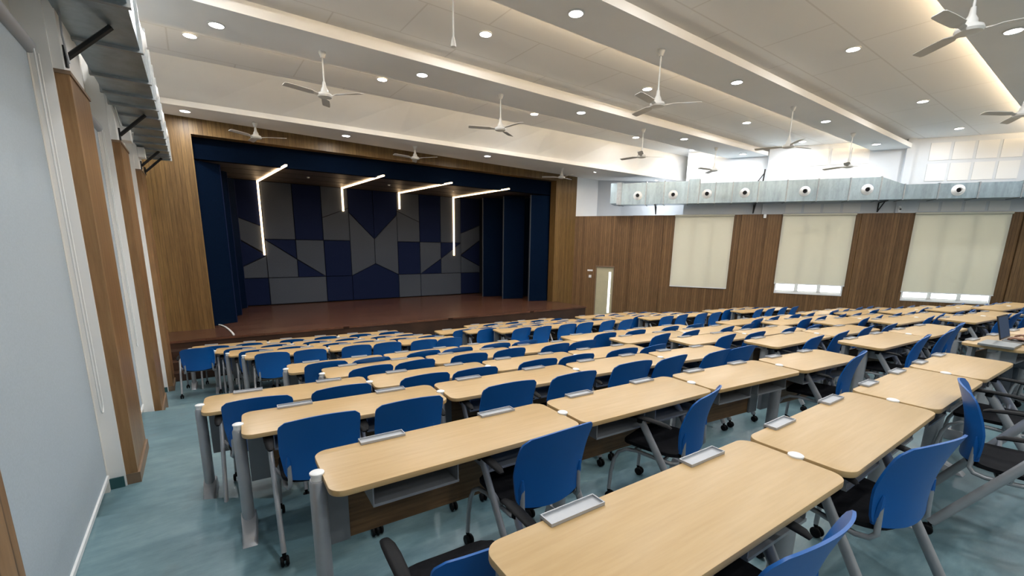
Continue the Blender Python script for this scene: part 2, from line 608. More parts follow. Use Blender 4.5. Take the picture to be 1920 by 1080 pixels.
def build_ceiling():
    yb = -5.0
    o = MB().prism([(XL - .1, yb), (xr(yb), yb), (xr(9.6) + 1.2, 9.6), (xr(9.6) + 1.2, 10.6), (XL - .1, 10.6)], ZC, ZC + 0.15).build('ceiling', 'ceiling_board')
    struct(o)
    tag(o, 'pale flat ceiling with faint board joints between dropped beams', 'ceiling')
    k = 1
    names = {7.2: 'nearest the stage', 4.2: 'second from the stage', 1.02: 'nearest the camera'}
    for y0, y1 in ((7.2, 8.2), (4.2, 5.0), (1.02, 1.86), (-2.2, -1.35)):
        m = MB()
        m.prism([(XL, y0), (xr(y0) + .05, y0), (xr(y1) + .05, y1), (XL, y1)], ZS, ZS + 0.115)
        m.prism([(XL, y0 + .2), (xr(y0 + .2) + .05, y0 + .2), (xr(y1 - .2) + .05, y1 - .2), (XL, y1 - .2)], ZS + 0.115, ZC + .02)
        o = struct(m.build('trim_%d' % k, 'ceiling_white'))
        tag(o, 'dropped white ceiling beam with recessed lamps, ' + names.get(y0, 'behind the camera'), 'ceiling beam')
        # led strip lying on the beam's far lip
        if k in (1, 2, 3):
            s = MB().box(XL + .1, xr(y1) - .3, y1 - .10, y1 - .07, ZS + .116, ZS + .135).build('cove_light', 'cove_warm')
            tag(s, 'warm cove light strip hidden on top of the ceiling beam ' + names[y0], 'cove light', 'cove lights on the ceiling beams')
        k += 1
    # bulkhead in front of the stage wall: sloping white band, thin lip, flat soffit
    A, B = Vector((XL, 11.45, 2.58)), Vector((14.6, 9.62, 2.27))
    At, Bt = Vector((XL, 10.12, ZC + .05)), Vector((14.6, 9.62, ZC + .05))
    up = Vector((0, 0, 0.10))
    n = 12
    m = MB()
    rows = []
    for i in range(n + 1):
        t = i / n
        a = A.lerp(B, t)
        at = At.lerp(Bt, t)
        back = Vector((a.x, YW, 2.60 + (2.45 - 2.60) * t))
        lip = a + up
        ins = lip + Vector((0, 0.07, 0))
        rows.append([back, a, lip, ins, ins + Vector((0, 0, .02)), at, at + Vector((0, .4, 0)), back + Vector((0, 0, 1.2))])
    w = len(rows[0])
    m.add([q for r_ in rows for q in r_], [(i * w + j, i * w + (j + 1) % w, (i + 1) * w + (j + 1) % w, (i + 1) * w + j) for i in range(n) for j in range(w)]
          + [tuple(range(w)), tuple(n * w + j for j in reversed(range(w)))])
    o = struct(m.build('trim_5', 'white_paint'))
    tag(o, 'tall white bulkhead across the hall above the stage opening', 'bulkhead')


build_ceiling()


def build_walls():
    # left wall and its pilasters
    o = struct(MB().box(XL - .25, XL, -5.2, YW + .2, -3.0, ZC + .2).build('wall_left', 'cream_paint'))
    tag(o, 'cream side wall on the left behind the grey roller blinds', 'wall')
    # perforated strip high on the left wall
    MB().box(XL, XL + .012, 2.2, 4.3, 1.42, 2.5).build('perforated_panel', 'perforated', o)
    pl = [(1.28, 1.97, 'nearest the camera'), (4.48, 5.22, 'second along the left wall'), (7.12, 7.95, 'third along the left wall'), (9.75, 10.5, 'fourth, next to the stage corner')]
    for i, (y0, y1, w_) in enumerate(pl):
        zf = -1.62 if y1 < 3 else (-1.975 if y1 < 6 else (-2.30 if y1 < 9 else -2.695))
        c = MB().box(XL, XL + .15, y0 - .02, y1, zf - .3, ZC)
        c.box(XL + .15, XL + .205, y0, y1, 1.12, ZC)
        col = struct(c.build('trim_%d' % (6 + i), 'white_paint'))
        tag(col, 'white plaster pilaster faced with brown boards, ' + w_, 'pilaster')
        MB().box(XL + .15, XL + .225, y0, y1, zf + .09, 1.10).build('wood_cladding', 'wood_pilaster', col)
        MB().box(XL + .14, XL + .235, y0 - .006, y1 + .006, 1.10, 1.125).build('cap_strip', 'wood_plinth', col)
        MB().box(XL + .14, XL + .24, y0 - .008, y1 + .008, zf - .25, zf + .09).build('plinth', 'wood_plinth', col)
        MB().box(XL + .001, XL + .139, y0 - .032, y0 - .02, zf - .25, zf + .09).build('skirting', 'teal_skirting', col)
        MB().box(XL, XL + .05, y0 - .075, y0 - .02, zf, 1.2).build('window_jamb', 'cream_paint', col)
    # stage wall with the opening
    ox0, ox1, oz = 0.20, 10.72, 2.26
    m = MB().box(XL, ox0, YW, YW + .3, -3.0, 2.72)
    m.box(ox1, RX + .02, YW, YW + .3, -3.0, 2.72)
    m.box(ox0, ox1, YW, YW + .3, oz, 2.72)
    o = struct(m.build('wall_front', 'wood_front'))
    tag(o, 'brown boarded wall framing the stage opening', 'wall')
    o = struct(MB().box(RX + .02, RX + 1.6, YW, YW + .3, 1.09, 3.2).build('wall_corner', 'white_paint'))
    tag(o, 'white upper wall in the corner right of the stage', 'wall')
    # right wall: boarded lower part with window and door openings
    T1 = 21.0
    zb, zt = -3.0, 1.09
    openings = [(0.90, 1.53, -3.0, -0.70), (3.55, 5.30, -1.34, 1.05), (6.74, 8.57, -1.39, 1.05), (10.03, 12.03, -1.43, 1.05), (13.6, 15.5, -1.34, 1.05)]
    m = MB()
    t = 0.0
    for a, b, z0, z1 in openings:
        m.box(t, a, 0, .16, zb, zt)
        if z0 > zb:
            m.box(a, b, 0, .16, zb, z0)
        m.box(a, b, 0, .16, z1, zt)
        t = b
    m.box(t, T1, 0, .16, zb, zt)
    for a, b in ((2.1, 3.15), (5.55, 6.25), (8.75, 9.65), (12.3, 13.2)):
        m.box(a, b, -.06, 0, zb, zt)
    wr = struct(rw('wall_right', m, 'wood_wall'))
    tag(wr, 'brown boarded side wall on the right with three blinded windows', 'wall')
    # white upper wall, set back near the stage
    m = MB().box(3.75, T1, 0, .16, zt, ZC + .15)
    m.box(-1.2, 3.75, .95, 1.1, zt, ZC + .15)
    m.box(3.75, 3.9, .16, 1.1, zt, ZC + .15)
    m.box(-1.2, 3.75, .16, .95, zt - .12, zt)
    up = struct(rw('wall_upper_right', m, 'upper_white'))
    tag(up, 'white upper wall on the right above the brown boards', 'wall')
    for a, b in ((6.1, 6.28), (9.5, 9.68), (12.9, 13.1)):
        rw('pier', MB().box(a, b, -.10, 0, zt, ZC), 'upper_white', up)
    for t0, n in ((6.75, 4), (10.05, 4)):
        for i in range(n):
            for z0 in (1.13, 1.95, 2.50):
                a = t0 + i * 0.50
                rw('perforated_panel', MB().box(a, a + .43, -.012, 0, z0, z0 + (.25 if z0 < 1.5 else .46)), 'perforated', up)
    # back wall behind the camera
    o = struct(MB().box(XL, xr(-5.0) + .2, -5.2, -5.0, -3.0, ZC + .2).build('wall_back', 'cream_paint'))
    tag(o, 'cream wall behind the last rows', 'wall')
    # windows
    for i, (a, b, z0, z1) in enumerate(openings[1:]):
        w_ = thing('window_%d' % (i + 1), ['white framed window with blind fully down', 'white framed window with light strip under its blind, middle one', 'largest white framed window nearest the right edge', 'white framed window beyond the right edge'][i], 'window', (RX, RY, 0), RANG)
        struct(w_)
        f = MB().box(a, b, -.02, .12, z0, z0 + .05).box(a, b, -.02, .12, z1 - .05, z1).box(a, a + .04, -.02, .12, z0 + .05, z1 - .05).box(b - .04, b, -.02, .12, z0 + .05, z1 - .05)
        f.build('window_frame', 'white_metal', w_)
        s = MB()
        for k in (1, 2):
            c = a + (b - a) * k / 3
            s.box(c - .05, c + .05, .03, .09, z0 + .05, z1 - .05)
        s.box(a + .04, b - .04, .03, .09, z0 + .05, z0 + .10)
        s.build('mullion', 'white_metal', w_)
        MB().box(a + .04, b - .04, .055, .06, z0 + .05, z1 - .05).build('pane', 'glass', w_)
        # roller blind in front of it
        bot = [-1.30, -1.06, -1.15, -1.1][i]
        lb = ['cream roller blind drawn fully down, leftmost on the right wall', 'cream roller blind with a bright gap below, middle of the right wall', 'cream roller blind, largest, nearest the right edge of the photo', 'cream roller blind past the right edge of the photo'][i]
        r_ = thing('roller_blind', lb, 'blind', (RX, RY, 0), RANG, 'cream roller blinds on the right wall')
        MB().box(a - .03, b + .03, -.034, -.030, bot, 1.05).build('blind_fabric', 'blind_cream', r_)
        MB().tube([(a - .04, -.055, 1.07), (b + .04, -.055, 1.07)], .032, 12).build('roller_tube', 'blind_cream', r_, smooth=True)
        MB().box(a - .03, b + .03, -.042, -.024, bot - .03, bot).build('bottom_bar', 'white_metal', r_)
    # door
    d_ = thing('door_1', 'pale cream door with a tall narrow glass strip', 'door', (RX, RY, 0), RANG)
    struct(d_)
    MB().box(.90, 1.53, .05, .09, FRONT_Z, -.74).build('door_leaf', 'door_cream', d_)
    MB().box(.87, .90, -.01, .16, FRONT_Z, -.70).box(1.53, 1.56, -.01, .16, FRONT_Z, -.70).box(.87, 1.56, -.01, .16, -.74, -.70).build('door_frame', 'wood_plinth', d_)
    MB().box(1.36, 1.44, .044, .05, -2.45, -.92).build('vision_panel', 'lit_glass', d_)
    MB().tube([(1.48, .05, -1.75), (1.48, .0, -1.75), (1.40, .0, -1.75)], .012, 8).build('door_handle', 'chrome', d_, smooth=True)
    o = tag(MB().box(-.10, .10, -.015, 0, -.03, .03).build('wall_sign', 'cap_white', None, bevel=.004, loc=tuple(Vector((RX, RY, -.88)) + RD * .66), rz=RANG), 'small white plate on the boards left of the cream door', 'sign')
    o = tag(MB().box(-.05, .05, -.02, 0, -.05, .05).build('light_switch', 'cap_white', None, bevel=.004, loc=tuple(Vector((RX, RY, -1.10)) + RD * .67), rz=RANG), 'small white switch below the plate beside the cream door', 'switch')


emit('lit_glass', (0.95, 0.98, 1.0), 1.6)
build_walls()


# ------------------------------------------------------------------ stage
def build_stage():
    st = thing('stage', 'raised dark red-brown wooden stage with a glossy board floor', 'stage')
    MB().prism([(.55, 11.2), (10.9, 10.8), (10.9, 12.4), (10.72, 12.4), (10.72, 12.7), (10.95, 12.7), (10.95, 16.2), (-.05, 16.2), (-.05, 12.7), (.2, 12.7), (.2, 12.4), (XL, 12.4), (XL, 11.2)], STAGE_Z - .05, STAGE_Z).build('stage_floor', 'stage_wood', st)
    MB().prism([(.57, 11.22), (10.88, 10.82), (10.88, 12.4), (XL + .02, 12.4), (XL + .02, 11.22)], FRONT_Z, STAGE_Z - .05).build('stage_front', 'stage_front_wood', st)
    s = thing('stage_steps', 'dark brown wooden steps at the left end of the stage', 'steps')
    h = (STAGE_Z - FRONT_Z) / 4
    for i in range(3):
        MB().box(XL + .12, .55, 11.2 - .28 * (3 - i), 11.2, FRONT_Z + h * i, FRONT_Z + h * (i + 1)).build('step', 'stage_front_wood', s, bevel=.006)
    # enclosure
    struct(MB().box(-.1, 11.0, 16.2, 16.4, STAGE_Z, 2.6).build('wall_stage_back', 'dark_gap'))
    struct(MB().box(-.2, -.05, YW + .3, 16.4, STAGE_Z, 2.6).build('wall_stage_left', 'navy_curtain'))
    struct(MB().box(10.95, 11.1, YW + .3, 16.4, STAGE_Z, 2.6).build('wall_stage_right', 'navy_curtain'))
    c = struct(MB().box(-.1, 11.0, 12.9, 16.3, 1.83, 1.9).build('ceiling_stage', 'stage_ceiling'))
    tag(c, 'dark ceiling over the stage with narrow board joints', 'ceiling')
    for y in (13.9, 14.9, 15.7):
        MB().box(-.1, 10.95, y - .012, y + .012, 1.826, 1.83).build('board_joint', 'dark_gap', c)
    for i, x in enumerate((2.9, 5.3, 7.6)):
        tag(MB().lathe([(.0, -.03), (.03, -.03), (.045, 0)], 12).build('smoke_detector', 'cap_white', None, loc=(x, 14.3, 1.83)), 'tiny white detector on the dark stage ceiling, ' + nth(i + 1, 3), 'detector', 'detectors on the stage ceiling')
    o = MB().box(.0, 10.95, 12.72, 12.9, 1.80, 2.7).build('stage_valance', 'valance_navy')
    tag(o, 'long dark navy valance across the top of the stage', 'valance')
    # wing flats
    fl = [((.16, 12.74), (.70, 13.1), 'front left'), ((.10, 13.55), (.90, 14.35), 'middle left'), ((.35, 14.9), (1.16, 15.85), 'rear left'),
          ((10.02, 12.95), (10.72, 12.74), 'front right'), ((9.56, 14.0), (10.35, 13.75), 'middle right'), ((9.27, 15.0), (10.1, 14.75), 'rear right')]
    for (x0, y0), (x1, y1), w_ in fl:
        a = math.atan2(y1 - y0, x1 - x0)
        ln = math.hypot(x1 - x0, y1 - y0)
        t = thing('stage_wing', 'tall navy fabric wing flat, %s of the stage' % w_, 'stage wing', (x0, y0, STAGE_Z), a, 'navy wing flats at the sides of the stage')
        MB().box(0, ln, 0, .07, 0.0, 3.83).build('fabric_panel', 'navy_curtain', t, bevel=.012)
        e = 0 if 'right' in w_ else ln
        MB().box(e - .012, e + .012, -.006, .076, 0.0, 3.82).build('edge_strip', 'grey_fabric' if 'right' in w_ else 'navy_fabric', t)
    # acoustic wall
    X = [0.97, 1.85, 2.74, 3.61, 4.49, 5.35, 6.22, 7.11, 8.0, 8.9, 9.8]
    T, M1, M2, B = 1.82, .06, -1.16, -2.03

    def half(side):
        P = [('n', [(0, T), (1, T), (1, .43), (0, .78)]), ('g', [(0, .78), (1, .43), (1, -.41), (0, .17)]), ('n', [(0, .17), (1, -.45), (0, -.90)]), ('g', [(0, -.90), (1, -.46), (1, M2), (0, M2)]),
             ('g', [(1, T), (2, T), (2, M1), (1, M1)]), ('n', [(1, M1), (2, M1), (2, -.57)]), ('g', [(1, M1 - .01), (2, -.58), (2, M2), (1, M2)]),
             ('n', [(2, T), (3, T), (3, M1), (2, M1)]), ('g', [(2, M1), (3, M1), (3, M2), (2, -.57)]), ('n', [(2, -.58), (3, M2), (2, M2)]),
             ('g', [(3, T), (4, T), (4, 1.16), (3, .80)]), ('g', [(3, .80), (4, 1.16), (4, M1), (3, M1)]), ('n', [(3, M1), (4, M1), (4, M2), (3, M2)]),
             ('n', [(4, T), (5, T), (5, .14), (4, 1.03)]), ('g', [(4, 1.02), (5, .14), (5, -.74), (4, M2)])]
        if side:
            P = [(c, [(10 - i, z) for i, z in reversed(q)]) for c, q in P]
        return P
    polys = half(0) + half(1)
    polys += [('n', [(0, M2), (1, M2), (1, B), (0, B)]), ('g', [(1, M2), (3, M2), (3, B), (1, B)]), ('n', [(3, M2), (4, M2), (4, B), (3, B)]), ('n', [(4, M2), (5, -.74), (6, M2), (6, B), (4, B)]),
              ('g', [(6, M2), (7, M2), (7, B), (6, B)]), ('g', [(7, M2), (9, M2), (9, B), (7, B)]), ('n', [(9, M2), (10, M2), (10, B), (9, B)])]
    wall = thing('acoustic_panelling', 'geometric navy and grey fabric panelling on the stage back wall', 'acoustic panelling', (0, 16.17, 0))
    for c, q in polys:
        pts = [Vector((X[i], z, 0)) for i, z in q]
        cen = sum(pts, Vector()) / len(pts)
        # inset every side by 9 mm
        n = len(pts)
        area = sum(pts[i].x * pts[(i + 1) % n].y - pts[(i + 1) % n].x * pts[i].y for i in range(n))
        if area < 0:
            pts.reverse()
        out = []
        for i in range(n):
            p0, p1, p2 = pts[i - 1], pts[i], pts[(i + 1) % n]
            d1, d2 = (p1 - p0).normalized(), (p2 - p1).normalized()
            n1, n2 = Vector((-d1.y, d1.x, 0)), Vector((-d2.y, d2.x, 0))
            k = (n1 + n2) / max(0.35, 1 + n1.dot(n2))
            out.append(p1 + k * .010)
        mt = Matrix(((1, 0, 0, 0), (0, 0, 1, 0), (0, 1, 0, 0), (0, 0, 0, 1)))
        o = MB().prism([(p.x, p.y) for p in out], -.05, 0, mt).build('acoustic_panel', 'navy_fabric' if c == 'n' else 'grey_fabric', wall, bevel=.006)
        o['label'] = 'navy fabric panel' if c == 'n' else 'charcoal grey fabric panel'
    # led lines: along the ceiling and down the wall
    for i, (x, zb, xe) in enumerate(((1.80, -.44, 2.02), (4.31, 1.05, 4.42), (6.33, 1.24, 6.5), (8.57, -.45, 8.6))):
        t = thing('led_line_light', 'warm %s LED line bent from stage ceiling down the panels, %s' % ('long' if zb < 0 else 'short', nth(i + 1, 4)), 'led light', (0, 0, 0), 0, 'bent LED lines on the stage')
        MB().prism([(xe - .025, 12.3), (xe + .025, 12.3), (x + .025, 16.14), (x - .025, 16.14)], 1.785, 1.82).build('ceiling_run', 'led_warm', t)
        MB().box(x - .025, x + .025, 16.075, 16.117, zb, 1.785).build('wall_run', 'led_warm', t)
    pts = [(.22, 13.0, 0), (.34, 12.75, 0), (.41, 12.45, 0), (.46, 12.05, 0), (.50, 11.55, 0), (.51, 11.25, 0)]
    tag(MB().tube([(x, y, STAGE_Z + .014) for x, y, z in pts], .022, 8, .012, side=(1, 0, 0)).build('floor_cable', 'cord_white', None, smooth=True), 'white cable cover strip curving across the left corner of the stage', 'cable')


build_stage()


# ------------------------------------------------------------------ lamps and fans
def build_lamps():
    sets = [('on the bulkhead soffit above the stage', [(.14, 11.75, 2.57), (3.25, 11.5, 2.51), (7.0, 11.1, 2.45), (11.0, 10.75, 2.40), (13.6, 10.3, 2.34)]),
            ('in the ceiling strip next to the bulkhead', [(.29, 9.09, ZC), (3.3, 9.05, ZC), (7.0, 9.0, ZC), (10.7, 8.97, ZC), (13.4, 8.9, ZC)]),
            ('on the ceiling beam nearest the stage', [(.56, 7.75, ZS), (3.51, 7.68, ZS), (7.16, 7.55, ZS), (10.95, 7.55, ZS), (14.0, 7.55, ZS)]),
            ('in the ceiling strip between first and second beams', [(.3, 6.25, ZC), (3.9, 6.25, ZC), (7.7, 6.25, ZC), (11.6, 6.25, ZC), (14.8, 6.25, ZC)]),
            ('on the second ceiling beam from the stage', [(.5, 4.6, ZS), (4.19, 4.59, ZS), (8.02, 4.58, ZS), (11.9, 4.6, ZS), (15.4, 4.64, ZS)]),
            ('in the ceiling strip between second and third beams', [(.9, 3.15, ZC), (4.8, 3.15, ZC), (8.75, 3.15, ZC), (12.8, 3.18, ZC), (16.2, 3.2, ZC)]),
            ('on the ceiling beam nearest the camera', [(1.2, 1.44, ZS), (5.1, 1.44, ZS), (9.02, 1.45, ZS), (13.0, 1.45, ZS), (16.8, 1.45, ZS)]),
            ('added for fill behind the nearest beam', [(1.4, -.4, ZC), (5.5, -.4, ZC), (9.8, -.4, ZC), (14.0, -.4, ZC)]),  # unseen lamps from here on, added behind the camera as fill light
            ('added for fill on the beam behind the camera', [(1.4, -1.8, ZS), (5.5, -1.8, ZS), (9.8, -1.8, ZS), (14.0, -1.8, ZS)]),  # more added fill lamps, out of view
            ('added for fill by the back wall', [(1.4, -3.6, ZC), (5.5, -3.6, ZC), (9.8, -3.6, ZC), (14.0, -3.6, ZC)])]  # last added fill row, also out of view
    ring = MB().lathe([(.085, 0), (.105, -.004), (.108, -.014), (.088, -.016), (.085, 0)], 24).mesh('lamp_ring', 'white_metal', True)
    lens = MB().lathe([(.0, -.012), (.087, -.012), (.087, -.002), (.0, -.002)], 24).mesh('lamp_lens', 'lamp_lens')
    ld = D2.lights.new('downlight', 'AREA')
    ld.shape = 'DISK'
    ld.size = 0.17
    ld.energy = DOWNLIGHT_W
    ld.color = LAMP_COL
    for w_, ps in sets:
        for i, p in enumerate(ps):
            t = thing('downlight', 'round white recessed lamp %s, %s' % (w_, nth(i + 1, len(ps))), 'ceiling lamp', p, 0, 'recessed ceiling lamps')
            put('lamp_ring', ring, t)
            put('lamp_lens', lens, t)
            l = D2.objects.new('lamp', ld)
            COL.objects.link(l)
            l.parent = t
            l.location = (0, 0, -.022)


build_lamps()


def build_fans():
    specs = [((1.91, 7.78), ZS, .62, 75, 'leftmost on the beam nearest the stage'), ((5.14, 7.68), ZS, .63, 35, 'second from left on the beam nearest the stage'),
             ((9.33, 7.6), ZS, .64, 95, 'third from left on the beam nearest the stage'), ((12.6, 7.6), ZS, .62, 50, 'rightmost on the beam nearest the stage'),
             ((5.91, 4.59), ZS, .75, 72, 'largest one over the middle of the hall'), ((10.25, 4.59), ZS, .76, 105, 'over the middle of the right blinds'),
             ((13.63, 4.62), ZS, .78, 75, 'closest to the right wall'), ((6.35, 1.33), ZS, .74, 50, 'nearest the camera at top right'), ((10.7, 1.42), ZS, .74, 25, 'cut by the right edge'),
             ((1.38, 11.8), 2.55, .30, 94, 'leftmost against the boards over the stage'), ((4.98, 11.45), 2.49, .30, 69, 'middle one against the boards over the stage'), ((9.8, 11.1), 2.42, .28, 20, 'rightmost against the boards over the stage')]
    canopy = MB().lathe([(.055, 0), (.055, -.02), (.028, -.085), (.014, -.09)], 20).mesh('canopy', 'fan_white', True)
    motor = MB().lathe([(.02, .20), (.028, .13), (.05, .09), (.055, .055), (.10, .03), (.112, .0), (.10, -.022), (.06, -.032), (.0, -.034)], 28).mesh('motor_housing', 'fan_white', True)
    bl = MB()
    sec = [(.10, .022, .0), (.16, .024, .006), (.22, .058, .01), (.45, .062, .012), (.60, .058, .012), (.625, .04, .012)]
    vs_, fs_ = [], []
    for x, hw, z in sec:
        for s, dz in ((-1, -.010), (1, .010)):
            vs_ += [(x, s * hw, z + dz + .003), (x, s * hw, z + dz - .003)]
    for i in range(len(sec) - 1):
        a, b = i * 4, i * 4 + 4
        fs_ += [(a, b, b + 2, a + 2), (a + 1, a + 3, b + 3, b + 1), (a, a + 1, b + 1, b), (a + 2, b + 2, b + 3, a + 3)]
    fs_ += [(0, 2, 3, 1), (20, 21, 23, 22)]
    bl.add(vs_, fs_)
    blade = bl.mesh('blade', 'fan_blade')
    for (x, y), z, drop, a0, w_ in specs:
        t = thing('ceiling_fan', 'white three-blade ceiling fan, ' + w_, 'ceiling fan', (x, y, z), 0, 'white ceiling fans')
        put('canopy', canopy, t)
        MB().tube([(0, 0, -.05), (0, 0, -drop + .1)], .011, 10).build('rod', 'fan_white', t, smooth=True)
        put('motor_housing', motor, t, (0, 0, -drop))
        for k in range(3):
            put('blade', blade, t, (0, 0, -drop), R(a0 + 120 * k))
    t = thing('hanging_microphone', 'white capsule hanging on a thin rod from the ceiling', 'microphone', (2.63, 4.9, ZS))
    MB().tube([(0, 0, 0), (0, 0, -.58)], .010, 8).build('rod', 'fan_white', t, smooth=True)
    MB().lathe([(.010, -.56), (.022, -.60), (.030, -.645), (.030, -.665), (.024, -.667)], 16).build('capsule', 'fan_white', t, smooth=True)


plain('fan_blade', (0.60, 0.58, 0.55), 0.4, var=0.03)
build_fans()


# ------------------------------------------------------------------ ducts
def build_ducts():
    # right duct, hung on the right wall: x along the wall, front face at y = -0.7
    t = thing('air_duct', 'long galvanised air duct with round nozzles along the right wall', 'air duct', (RX, RY, 0), RANG)
    yf, yb, zb = -.70, -.12, 1.41

    def sect(a, b, za, zb2, f=0.0, nm='duct_section'):
        vs_ = [(a, yf - f, zb - f), (a, yb, zb - f), (a, yb, za + f), (a, yf - f, za + f), (b, yf - f, zb - f), (b, yb, zb - f), (b, yb, zb2 + f), (b, yf - f, zb2 + f)]
        m = MB().add(vs_, [(0, 1, 2, 3), (7, 6, 5, 4), (0, 4, 5, 1), (1, 5, 6, 2), (2, 6, 7, 3), (3, 7, 4, 0)])
        return m.build(nm, 'galvanised' if nm == 'duct_section' else 'duct_flange', t)
    cuts = [1.75, 2.56, 3.13, 3.87, 4.2, 4.67, 5.16, 5.87, 6.62, 7.4, 8.17, 8.88]
    for a, b in zip(cuts, cuts[1:]):
        big = (a, b) == (3.87, 4.2)
        z0 = 2.10 if b < 4 else 2.02
        sect(a, b, 2.16 if big else z0, 2.16 if big else z0)
    sect(8.88, 9.42, 2.02, 1.80)
    cuts2 = [9.42, 10.16, 10.98, 11.82, 12.7, 13.6, 14.6]
    for a, b in zip(cuts2, cuts2[1:]):
        sect(a, b, 1.80, 1.80)
    for c in cuts:
        sect(c - .014, c + .014, 2.12 if c < 4.3 else 2.02, 2.12 if c < 4.3 else 2.02, .018, 'flange')
    for c in cuts2:
        sect(c - .014, c + .014, 1.80, 1.80, .018, 'flange')
    # return bend at the stage end
    MB().box(1.38, 1.62, -.66, .3, 1.46, 2.12).build('duct_section', 'galvanised', t)
    MB().box(1.60, 1.75, -.70, -.12, 1.41, 2.14).build('end_bend', 'duct_flange', t)
    rx = Matrix.Rotation(PI / 2, 4, 'X')
    nz = [(.145, 0), (.145, .012), (.125, .03), (.095, .045), (.072, .075), (.066, .078), (.058, .05), (.056, .02)]
    nozzle = MB().lathe(nz, 28, rx).mesh('air_nozzle', 'cap_white', True)
    hole = MB().lathe([(.0, .024), (.057, .024), (.057, .018), (.0, .018)], 20, rx).mesh('throat', 'dark_gap')
    for c in (2.30, 3.42, 4.43, 5.5, 7.08, 8.58, 10.56, 13.1):
        z = 1.69 if c < 9 else 1.615
        n = put('air_nozzle', nozzle, t, (c, yf, z))
        n['label'] = 'round white air nozzle'
        h = put('throat', hole, n)
        h['label'] = 'dark nozzle opening'
    for c in (2.86, 5.86, 9.1, 12.4):
        m = MB().tube([(c, -.02, 1.14), (c, -.50, 1.39)], .018, 6)
        m.tube([(c, -.02, 1.385), (c, -.68, 1.385)], .018, 6)
        m.tube([(c, -.015, 1.12), (c, -.015, 1.40)], .018, 6)
        m.build('duct_bracket', 'bracket_black', t)
    m = MB().tube([(6.0, -.3, 2.02), (6.02, -.3, 2.42)], .02, 6)
    m.tube([(6.01, -.3, 2.30), (5.85, -.3, 2.05)], .014, 6)
    m.build('hanger', 'bracket_black', t)
    # left duct
    t2 = thing('air_duct', 'galvanised air duct seen from below along the left wall', 'air duct')
    x0, x1, z0, z1 = -.60, -.19, 1.50, 1.95
    cuts = [1.2, 2.2, 3.2, 4.12, 5.0, 5.9, 6.5, 7.0, 7.5, 8.2, 8.8, 9.4, 10.0, 10.5, 10.75, 11.1]
    for a, b in zip(cuts, cuts[1:]):
        MB().box(x0, x1, a, b, z0, z1).build('duct_section', 'galvanised', t2)
    for c in cuts[1:]:
        MB().box(x0 - .02, x1 + .02, c - .022, c + .022, z0 - .022, z1 + .022).build('flange', 'duct_flange', t2)
    ry = Matrix.Rotation(PI / 2, 4, 'Y')
    nz2 = MB().lathe([(r_ * .8, z * .45) for r_, z in nz], 24, ry).mesh('air_nozzle', 'cap_white', True)
    for c in (5.45, 7.2, 8.5, 9.7):
        n = put('air_nozzle', nz2, t2, (x1, c, 1.73))
        n['label'] = 'round white air nozzle'
    for c in (4.55, 7.35, 10.1, 10.9):
        m = MB().tube([(-.585, c, 1.22), (-.32, c + .02, 1.49)], .02, 6)
        m.tube([(-.59, c, 1.16), (-.59, c, 1.3)], .014, 6)
        m.build('duct_bracket', 'bracket_black', t2)
    for i, (y, z) in enumerate(((7.55, 1.20), (9.8, 1.32))):
        tag(MB().box(-.595, -.50, y, y + .22, z, z + .16).build('junction_box', 'white_paint', None, bevel=.006), ['white box on the left pilaster under the duct', 'white box near the stage corner under the left duct'][i], 'junction box', 'white boxes under the left duct')
    tag(MB().tube([(-.59, 7.1, 1.62), (-.56, 7.3, 1.33), (-.50, 7.62, 1.30), (-.5, 8.0, 1.38), (-.56, 8.5, 1.30), (-.6, 9.2, 1.5)], .006, 6).build('cable', 'cord_white', None, smooth=True), 'thin white cable looping under the left duct', 'cable')
    tag(MB().tube([(-.585, 4.5, 1.75), (-.575, 4.51, 1.5), (-.58, 4.50, 1.35), (-.57, 4.52, 1.18)], .006, 6).build('cable', 'grey_steel', None, smooth=True), 'thin grey cable hanging on the white pilaster behind the duct bracket', 'cable')
    # wall boxes on the right wall
    q = Vector((RX, RY, 1.03)) + RD * 6.2 + RN * .06
    tag(MB().box(-.04, .04, -.06, 0, -.06, .06).build('wall_speaker', 'cap_white', None, bevel=.008, loc=tuple(q), rz=RANG), 'small white box high on the boards between first and second blinds', 'speaker')
    t = thing('security_camera', 'small white camera under the duct above the boards', 'camera', tuple(Vector((RX, RY, 1.2)) + RD * 9.58 + RN * .1), RANG)
    MB().box(-.03, .03, -.03, 0, -.08, .08).build('base', 'cap_white', t, bevel=.005)
    MB().tube([(0, -.03, .02), (-.02, -.15, -.02)], .032, 12).build('camera_body', 'cap_white', t, smooth=True)
    MB().tube([(-.02, -.15, -.02), (-.021, -.158, -.023)], .024, 12).build('lens', 'laptop_black', t)


build_ducts()


# ------------------------------------------------------------------ left blinds
def build_left_blinds():
    for i, (y0, y1, zf, w_) in enumerate(((2.28, 4.38, -1.925, 'largest, filling the left edge'), (5.36, 7.00, -2.16, 'second from the camera'), (8.03, 9.64, -2.5, 'third, near the stage corner'), (-.9, 1.2, -1.56, 'beside the camera'))):
        t = thing('roller_blind', 'blue-grey roller blind on the left wall, ' + w_, 'blind', (XL, y0, 0), 0, 'grey roller blinds on the left wall')
        ln = y1 - y0
        MB().box(.045, .052, 0, ln, zf + .10, 1.20).build('blind_fabric', 'blind_grey', t)
        MB().tube([(.055, -.03, 1.22), (.055, ln + .03, 1.22)], .045, 16).build('roller_tube', 'tube_grey', t, smooth=True)
        MB().box(.035, .065, 0, ln, zf + .075, zf + .105).build('bottom_bar', 'white_metal', t)
        c = []
        for k in range(9):
            th = PI * k / 8
            c.append((.10, ln - .02 + .05 * math.cos(th) * -1, -1.24 - .06 * math.sin(th)))
        MB().tube([(.10, ln - .07, 1.18)] + c + [(.10, ln + .03, 1.18)], .005, 6).build('pull_cord', 'cord_white', t, smooth=True)


build_left_blinds()


